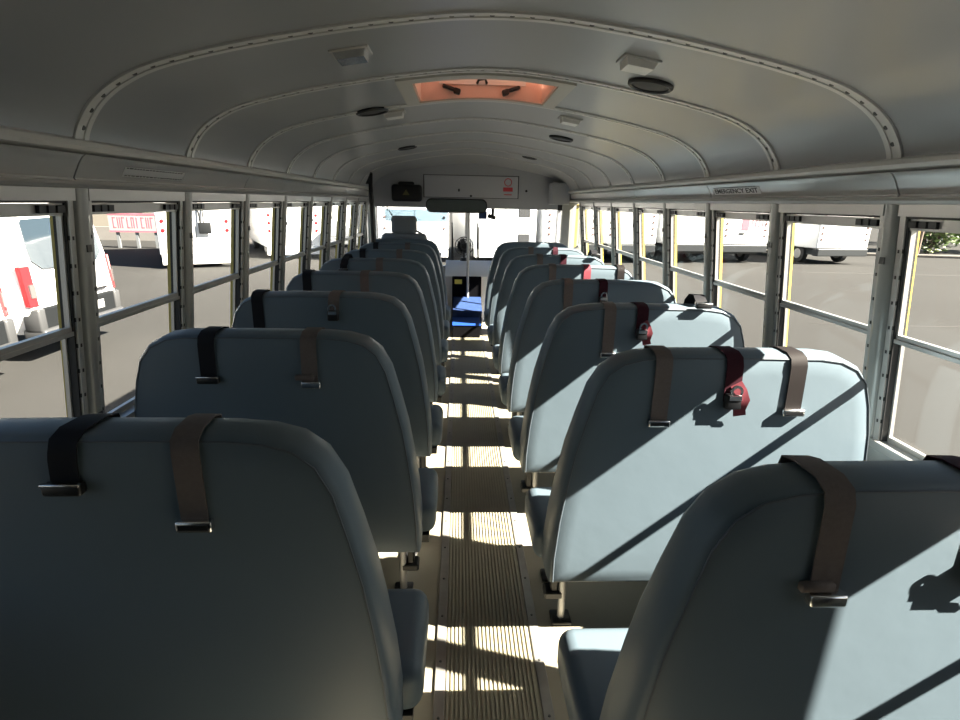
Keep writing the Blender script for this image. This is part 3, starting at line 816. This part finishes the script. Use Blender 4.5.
# silver grab pole
b = B().use('steel'); b.tube([(0.0, 6.60, 0.0), (0.0, 6.60, 1.40)], 0.016)
tag(b.build('grab_pole', None, 50), 'silver vertical grab pole in front of the windshield centre', 'pole')
# wipers
for xx, tilt, lab in ((-0.18, 0.0, 'thin black wiper arm on the windshield left of the silver pole'), (0.155, 0.01, 'thin black wiper arm on the windshield right of the silver pole')):
    t = thing('wiper', lab, 'wiper', (xx, 7.29, 0.58), 0, 'windshield wipers')
    b = B().use('black'); b.tube([(0, 0, 0), (tilt - 0.02, 0.0, 0.55)], 0.008, 6); b.build('arm', t, 50)
    b = B().use('black'); b.box(-0.03, -0.014, -0.02, 0.0, 0.10, 0.60); b.build('blade', t)
# blue film covered steps
t = thing('step_box', 'black-faced step box with bright blue top at the front end of the aisle', 'step', (-0.015, 5.77, 0))
b = B().use('matte_black'); b.box(-0.155, 0.145, 0.0, 0.40, 0.0, 0.135, 0.004, 1); b.build('box', t)
b = B().use('blue'); b.box(-0.165, 0.150, -0.006, 0.41, 0.135, 0.147, 0.004, 1); b.build('top', t)
b = B().use('blue_worn'); b.prism([(6.19, 0.0), (6.19, 0.215), (6.60, 0.315), (6.60, 0.0)], 'x', -0.175, 0.165)
tag(b.build('floor_ramp'), 'worn blue-covered ramp between the step box and the engine cover', 'ramp')

# ------------------------------------------------------------------ outside
GZ = -1.10
b = B().use('asphalt'); b.box(-150, 150, -80, 150, GZ - 0.3, GZ)
struct(b.build('ground'))

def wheel_mesh():
    b = B().use('tyre'); b.lathe([(0.30, -0.12), (0.36, -0.10), (0.36, 0.10), (0.30, 0.12)], (0, 0, 0), (0, 1, 0), 24)
    b.use('hub'); b.lathe([(0.0, -0.125), (0.20, -0.125), (0.21, -0.11)], (0, 0, 0), (0, 1, 0), 20); b.lathe([(0.21, 0.11), (0.20, 0.125), (0.0, 0.125)], (0, 0, 0), (0, 1, 0), 20)
    return b.mesh('wheel', 40)
WHEEL = wheel_mesh()

def van(loc_, rotz, label):
    """panel van, rear end at local x = 0 facing +x"""
    t = thing('passenger_van', label, 'van', loc_, rotz, 'white vans beside the bus')
    def sec(x, k, low=0.45, kz=1.0, top=2.48):
        hp = [(0.93, low), (1.02, low + 0.35), (1.03, 1.05), (1.00, 1.45), (0.93, 2.0), (0.87, 2.28), (0.76, 2.42), (0.40, top), (0, top + 0.01)]
        p = [(y * k, z * kz) for y, z in hp]
        return [(x(z) if callable(x) else x, y, z) for y, z in p] + [(x(z) if callable(x) else x, -y, z) for y, z in p[:-1][::-1]]
    rake = lambda z: -0.16 * max(0, z - 1.2) / 1.2
    b = B().use('vwhite')
    b.loft([sec(lambda z: rake(z), 0.93), sec(lambda z: rake(z) - 0.03, 0.98), sec(lambda z: rake(z) - 0.10, 1.0), sec(-0.8, 1.0), sec(-3.9, 1.0), sec(-4.3, 0.97, 0.45, 0.97), sec(-5.0, 0.95, 0.45, 0.62), sec(-5.6, 0.86, 0.45, 0.48)])
    b.build('body', t, 35)
    for s in (-1, 1):                                    # rear windows
        b = B().use('vglass')
        pts = [(s * 0.055, 1.43), (s * 0.62, 1.43), (s * 0.80, 1.56), (s * 0.815, 1.72), (s * 0.79, 2.12), (s * 0.74, 2.17), (s * 0.055, 2.19)]
        b.loft([[(rake(z) + 0.012, y, z) for y, z in pts], [(rake(z) - 0.02, y, z) for y, z in pts]]); b.build('rear_window', t)
        tl = B().use('red_lens')
        tp = [(s * 0.925, 0.90), (s * 1.035, 0.90), (s * 1.035, 1.50), (s * 0.915, 1.50)]
        def pt(y, z, o): return (rake(z) + o, y, z)
        tl.loft([[pt(y, z, 0.03 - 0.05 * (abs(y) > 1.0)) for y, z in tp], [pt(y, z, -0.09) for y, z in tp]])
        tl.use('clear_lens')
        tp = [(s * 0.93, 1.03), (s * 1.0, 1.03), (s * 1.0, 1.23), (s * 0.93, 1.23)]
        tl.loft([[pt(y, z, 0.037 - 0.03 * (abs(y) > 0.95)) for y, z in tp], [pt(y, z, -0.02) for y, z in tp]])
        tl.build('tail_light', t)
        sw = B().use('vglass')
        sw.loft([[(-1.0, s * 1.012, 1.42), (-2.9, s * 1.012, 1.42), (-2.9, s * 0.952, 2.0), (-1.1, s * 0.952, 2.0)], [(-1.0, s * 0.95, 1.42), (-2.9, s * 0.95, 1.42), (-2.9, s * 0.90, 2.0), (-1.1, s * 0.90, 2.0)]])
        sw.build('side_window', t)
    b = B().use('vgrey'); b.box(-0.10, 0.030, -0.90, 0.90, 0.52, 0.86, 0.03, 2); b.build('rear_panel', t)
    b = B().use('bumper_grey'); b.box(-0.25, 0.10, -1.0, 1.0, 0.36, 0.54, 0.04, 3)
    for s in (-1, 1): b.box(-0.2, 0.06, min(s * 0.86, s * 1.01), max(s * 0.86, s * 1.01), 0.50, 0.86, 0.03, 2)
    b.build('bumper', t, 50)
    b = B().use('red_lens')
    for s in (-1, 1): b.box(0.095, 0.108, s * 0.58 - 0.09, s * 0.58 + 0.09, 0.42, 0.47)
    b.build('reflector', t)
    b = B().use('vgrey'); b.box(-0.0, 0.006, -0.006, 0.006, 0.86, 1.40); b.build('door_seam', t)
    b = B().use('decal'); b.box(0.03, 0.04, 0.25, 0.55, 0.62, 0.76); b.build('number_plate', t)
    b = B().use('black_print'); b.box(0.0, 0.012, 0.45, 0.75, 0.93, 0.975); b.build('badge', t)
    for wx in (-1.0, -4.6):
        for s in (-1, 1): place(WHEEL, 'wheel', t, (wx, s * 0.88, 0.36))
    return t
# vans to the left: rear faces toward the bus
van((-6.5, 9.22, GZ), 0.0, 'white van with red tail lights and dark rear windows, seen through nearest left windows')
van((-6.40, 6.62, GZ), 0.0, 'white van at the left edge, only its tail light corner showing')

def box_vehicle(name, label, cat, corner, ang, width, length, z0, z1, lights=2, bumper='dark_grey', grp=None, extras=None, lens=('red_lens', 0.08, 0.55, 0.32)):
    """tall square-backed vehicle; corner is the rear left one seen from behind, ang the direction of the rear edge"""
    ux, uy = math.cos(ang), math.sin(ang)
    t = thing(name, label, cat, (corner[0], corner[1], GZ), ang, grp)
    # local: x along the rear edge, y forward along the vehicle, z up
    g = -GZ
    b = B().use('vwhite'); b.box(0, width, 0, length, z0 + g, z1 + g, 0.06, 3); b.build('body', t, 50)
    b = B().use(bumper); b.box(0.05, width - 0.05, -0.10, 0.25, z0 + g - 0.34, z0 + g + 0.0, 0.03, 2)
    b.build('bumper', t)
    b = B().use('dark_grey'); b.box(0.25, width - 0.25, 0.25, length - 0.3, 0.42, z0 + g + 0.02); b.build('chassis', t)
    for s in (0, 1):
        for k in range(lights):
            lr = lens[1]; b = B().use(lens[0]); x = 0.2 if s == 0 else width - 0.2
            b.lathe([(lr, 0), (lr * 0.93, 0.03), (lr * 0.4, 0.04)], (x, 0.004, z0 + g + lens[2] + lens[3] * k), (0, -1, 0), 14); b.build('marker_light', t, 50)
    b = B().use('vgrey'); b.box(width / 2 - 0.008, width / 2 + 0.008, -0.004, 0.01, z0 + g + 0.1, z1 + g - 0.15)
    b.box(0.33, width - 0.33, -0.004, 0.01, z0 + g + 0.09, z0 + g + 0.105); b.build('door_seam', t)
    for yy in (1.3, length - 1.0):
        for x in (0.28, width - 0.28):
            w = place(WHEEL, 'wheel', t, (x, yy, 0.42)); w.rotation_euler = (0, 0, PI / 2); w.scale = (1.16, 1.16, 1.16)
    if extras: extras(t, width, z0 + g, z1 + g)
    return t
def plate(key, x0, x1, z0, z1, nm, d=0.0):
    def fn(t, w, a, c):
        b = B().use(key); b.box(x0, x1, -0.02 - d, 0.02, a + z0, a + z1, 0.01, 1); b.build(nm, t)
    return fn
def ex_bus1(t, w, a, c):
    b = B().use('vgrey'); b.box(1.34, 1.76, -0.16, -0.10, a + 0.76, a + 1.16, 0.06, 3); b.build('mirror', t, 50)
    b = B().use('vgrey'); b.tube([(1.42, -0.12, a + 1.1), (1.36, -0.02, a + 2.0)], 0.03); b.tube([(1.52, -0.12, a + 1.1), (1.54, -0.02, a + 2.0)], 0.025); b.build('mirror_arm', t)
    b = B().use('decal'); b.box(1.65, 2.0, -0.012, 0.01, a + 0.30, a + 0.35); b.build('badge', t)
def ex_red(t, w, a, c):
    b = B().use('pink_print')
    for z in (0.66, 1.22): b.box(0.75, 2.35, -0.012, 0.01, a + z, a + z + 0.035)
    b.box(0.95, 1.32, -0.012, 0.01, a + 0.70, a + 1.22)
    for x in (1.45, 1.62, 1.80, 1.98, 2.16): b.box(x, x + 0.05, -0.012, 0.01, a + 0.80, a + 1.12); b.box(x, x + 0.11, -0.012, 0.01, a + 1.08, a + 1.12)
    b.build('lettering', t)
    b = B().use('vgrey'); b.box(0.85, 1.12, -0.03, 0.01, a + 0.47, a + 0.55, 0.02, 2); b.build('handle', t)
def ex_win(t, w, a, c):
    b = B().use('vglass'); b.box(0.55, w - 0.55, -0.012, 0.02, a + 1.25, a + 1.95, 0.01, 1); b.build('rear_window', t)
# left row: shuttle buses with their backs toward the lot
A27 = math.radians(27)
box_vehicle('shuttle_bus', 'white shuttle bus rear with round red lights and dark mirror, third left window', 'bus', (-10.85, 20.0), A27, 2.5, 6.5, -0.62, 2.0, 2, 'white', 'white vehicles parked on the left', ex_bus1, ('red_lens', 0.072, 0.88, 0.33))
box_vehicle('shuttle_bus', 'white shuttle bus with shaded side, seen through the fourth left window', 'bus', (-8.45, 24.0), A27, 2.4, 6.5, -0.62, 2.0, 3, 'white', 'white vehicles parked on the left', None, ('red_lens', 0.07, 0.7, 0.33))
box_vehicle('shuttle_bus', 'white shuttle bus seen through the fifth left window', 'bus', (-7.45, 30.2), A27, 2.4, 6.5, -0.62, 2.0, 2, 'white', 'white vehicles parked on the left', None, ('red_lens', 0.07, 0.7, 0.33))
box_vehicle('shuttle_bus', 'white shuttle bus seen through the sixth and seventh left windows', 'bus', (-6.9, 36.2), A27, 2.4, 6.5, -0.62, 2.0, 2, 'white', 'white vehicles parked on the left', None, ('red_lens', 0.07, 0.7, 0.33))
# row across the front and right: square-backed vehicles, rear ends toward the lot
A8 = math.radians(8)
LD = ('lens_dark', 0.055, 0.42, 0.27)
box_vehicle('shuttle_bus', 'white bus ahead, seen through the left half of the windshield', 'bus', (-3.35, 22.8), A8, 2.85, 7.0, -0.5, 2.4, 3, 'white', 'white vehicles ahead of the windshield', None, ('lens_dark', 0.05, 0.85, 0.45))
def ex_windows(t, w, a, c):
    for z0, z1 in ((0.09, 0.66), (1.36, 1.9)):
        b = B().use('bumper_grey'); b.box(1.95, 2.45, -0.02, 0.02, a + z0, a + z1, 0.01, 1); b.build('window', t)
box_vehicle('shuttle_bus', 'white bus ahead with grey windows, seen through the right half of the windshield', 'bus', (0.5, 23.27), A8, 2.75, 7.0, -0.5, 2.4, 0, 'white', 'white vehicles ahead of the windshield', ex_windows)
G = 'white box trucks on the right'
box_vehicle('box_truck', 'white box truck with rows of small marker lights beyond the second right window', 'truck', (16.55, 24.9), A8, 2.8, 6.5, -0.36, 2.6, 5, 'dark_grey', G, None, LD)
box_vehicle('box_truck', 'white box truck with faded red lettering on its back, third right window', 'truck', (12.0, 24.9), A8, 2.4, 6.5, -0.25, 2.6, 4, 'dark_grey', G, ex_red, LD)
box_vehicle('box_truck', 'white box truck seen through the fourth right window', 'truck', (9.2, 24.5), A8, 2.4, 6.5, -0.22, 2.6, 4, 'dark_grey', G, plate('decal', 0.4, 1.4, 0.02, 0.10, 'step'), LD)
box_vehicle('box_truck', 'white box truck seen through the fifth and sixth right windows', 'truck', (6.4, 24.1), A8, 2.4, 6.5, -0.25, 2.6, 4, 'dark_grey', G, None, LD)
box_vehicle('box_truck', 'white box truck seen through the last right window before the entrance door', 'truck', (3.6, 23.7), A8, 2.4, 6.5, -0.25, 2.6, 4, 'dark_grey', G, None, LD)

# red and white sign on its fence, far left
t = thing('banner_sign', 'faded red and white banner sign on posts, seen through second left window', 'sign', (-17.2, 28.0, GZ), math.radians(4))
b = B().use('board'); b.box(-0.2, 2.55, 0.0, 0.06, 0.78, 1.70); b.build('board', t)
b = B().use('pink_print'); b.box(-0.2, 2.55, -0.01, 0.0, 1.60, 1.70); b.box(-0.2, 2.55, -0.01, 0.0, 0.78, 0.86); b.build('border', t)
b = B().use('pink_print')
for i, x in enumerate([0.0, 0.22, 0.42, 0.66, 0.86, 1.10, 1.32, 1.55, 1.76, 2.0, 2.22]):
    b.box(x, x + 0.05, -0.008, 0.0, 0.98, 1.50)
    if i % 2 == 0: b.box(x, x + 0.15, -0.008, 0.0, 1.45, 1.50)
    if i % 3 == 0: b.box(x, x + 0.15, -0.008, 0.0, 0.98, 1.03)
    if i % 3 == 1: b.box(x + 0.10, x + 0.15, -0.008, 0.0, 0.98, 1.50)
b.build('lettering', t)
for x in (0.1, 1.0, 1.9):
    b = B().use('fence'); b.box(x - 0.06, x + 0.06, 0.06, 0.18, 0.0, 1.75); b.build('post', t)
# low wall / building behind the sign, tan wall behind
b = B().use('concrete'); b.box(-40, -8, 33, 33.4, GZ, GZ + 0.75)
tag(b.build('low_wall'), 'low pale concrete wall behind the banner sign', 'wall')
t = thing('warehouse', 'tan building far behind the banner sign', 'building', (-30, 44, GZ))
b = B().use('building'); b.box(-25, 22, 0, 10, 0, 6.0); b.build('wall', t)
b = B().use('concrete'); b.box(-25.3, 22.3, -0.3, 10.3, 6.0, 6.3); b.build('roof', t)
b = B().use('vgrey')
for x in range(-22, 20, 5): b.box(x, x + 2.4, -0.06, 0.0, 0.9, 2.6)
b.build('window', t)

# far right: kerb, seams, bushes, post
b = B().use('kerb'); b.box(-30, 25, -0.2, 0.2, 0, 0.16, 0.03, 1)
o = b.build('kerb', None, 50, (40, 27.0, GZ)); o.rotation_euler = (0, 0, math.radians(-12)); tag(o, 'stone kerb along the far edge of the lot below the bushes', 'kerb')
b = B().use('crack')
for (x0, y0, x1, y1, w) in ((14.0, 21.8, 40, 20.0, 0.16), (8, 11.8, 30, 10.4, 0.05)):
    d = Vector((x1 - x0, y1 - y0, 0)).normalized(); n = Vector((-d.y, d.x, 0)); pts = []
    for i in range(25):
        p = Vector((x0, y0, 0)).lerp(Vector((x1, y1, 0)), i / 24) + n * random.uniform(-0.12, 0.12); pts.append((p.x, p.y, GZ + 0.003))
    b.ribbon(pts, n, w, 0.004)
o = b.build('asphalt_seam'); o['kind'] = 'stuff'; tag(o, 'dark seams running across the asphalt on the right', 'seam')
b = B().use('trunk'); b.tube([(0, 0, 0), (0.02, 0, 1.6), (0.06, 0, 3.2)], [0.10, 0.09, 0.08])
tag(b.build('wooden_post', None, 50, (26.75, 31.0, GZ)), 'pale brown wooden post in front of the green bushes', 'post')
def bush(loc_, rx, rz, n, key, label, leaf=0.26):
    t = thing('bush', label, 'bush', loc_, 0, 'bushes along the edge of the lot')
    b = B().use('trunk')
    for k in range(6):
        a = k * PI / 3; b.tube([(0, 0, 0), (math.cos(a) * rx * 0.3, math.sin(a) * rx * 0.3, rz * 0.6), (math.cos(a) * rx * 0.6, math.sin(a) * rx * 0.6, rz * 1.3)], [0.06, 0.04, 0.02], 6)
    b.build('stem', t)
    b = B()
    b.use(key)
    for i in range(n):
        while True:
            p = Vector((random.uniform(-1, 1), random.uniform(-1, 1), random.uniform(-1, 1)))
            if 0.3 < p.length < 1: break
        c = Vector((p.x * rx, p.y * rx, rz + p.z * rz)); u = Vector((random.gauss(0, 1), random.gauss(0, 1), random.gauss(0, 1))).normalized()
        w = u.orthogonal().normalized() * leaf * random.uniform(0.5, 1); u = u * leaf * random.uniform(0.7, 1.3)
        b.use(key if random.random() < 0.65 else 'leaf_pale')
        b.face([b.bm.verts.new(c - u), b.bm.verts.new(c + w * 0.5), b.bm.verts.new(c + u), b.bm.verts.new(c - w * 0.5)])
    b.build('foliage', t)
    return t
bush((29.6, 33.5, GZ), 2.3, 2.7, 1900, 'leaf', 'leafy green bush right of the wooden post beyond the kerb')
bush((35.0, 33.2, GZ), 2.4, 2.0, 1300, 'leaf_pale', 'pale green bush at the right edge of the far lot')
bush((24.0, 39.5, GZ), 2.4, 1.7, 1000, 'leaf', 'dull bush between the box truck and the wooden post')
bush((36.0, 40.5, GZ), 3.2, 2.4, 1000, 'leaf', 'tall bush farthest along the kerb at the right')
b = B().use('white'); b.box(-0.18, 0.18, -0.1, 0.1, 0, 0.14, 0.05, 2)
tag(b.build('white_block', None, 50, (19.6, 19.6, GZ)), 'small white block lying on the asphalt at the right', 'block')

# ------------------------------------------------------------------ light
SD = Vector((-1.0, 0.34, -0.842)).normalized()          # direction the sunlight travels
sun = bpy.data.lights.new('sun', 'SUN'); so = bpy.data.objects.new('sun', sun); COL.objects.link(so)
sun.energy = 52.0; sun.angle = math.radians(0.53); sun.color = (1.0, 0.905, 0.765)
so.rotation_euler = SD.to_track_quat('-Z', 'Y').to_euler(); so.location = (20, -10, 20)
w = bpy.data.worlds.new('world'); S.world = w; w.use_nodes = True
nt = w.node_tree; bg = nt.nodes['Background']
sky = nt.nodes.new('ShaderNodeTexSky'); sky.sky_type = 'NISHITA'; sky.sun_disc = False
sky.sun_elevation = math.asin(-SD.z); sky.sun_rotation = math.atan2(-SD.x, -SD.y)
nt.links.new(sky.outputs[0], bg.inputs[0]); bg.inputs[1].default_value = 0.17

vs = S.view_settings
vs.view_transform = 'Standard'; vs.look = 'None'; vs.gamma = 1.0; vs.use_curve_mapping = False
vs.exposure = 0.15
S.cycles.transparent_max_bounces = 24
S.cycles.max_bounces = 10; S.cycles.diffuse_bounces = 6
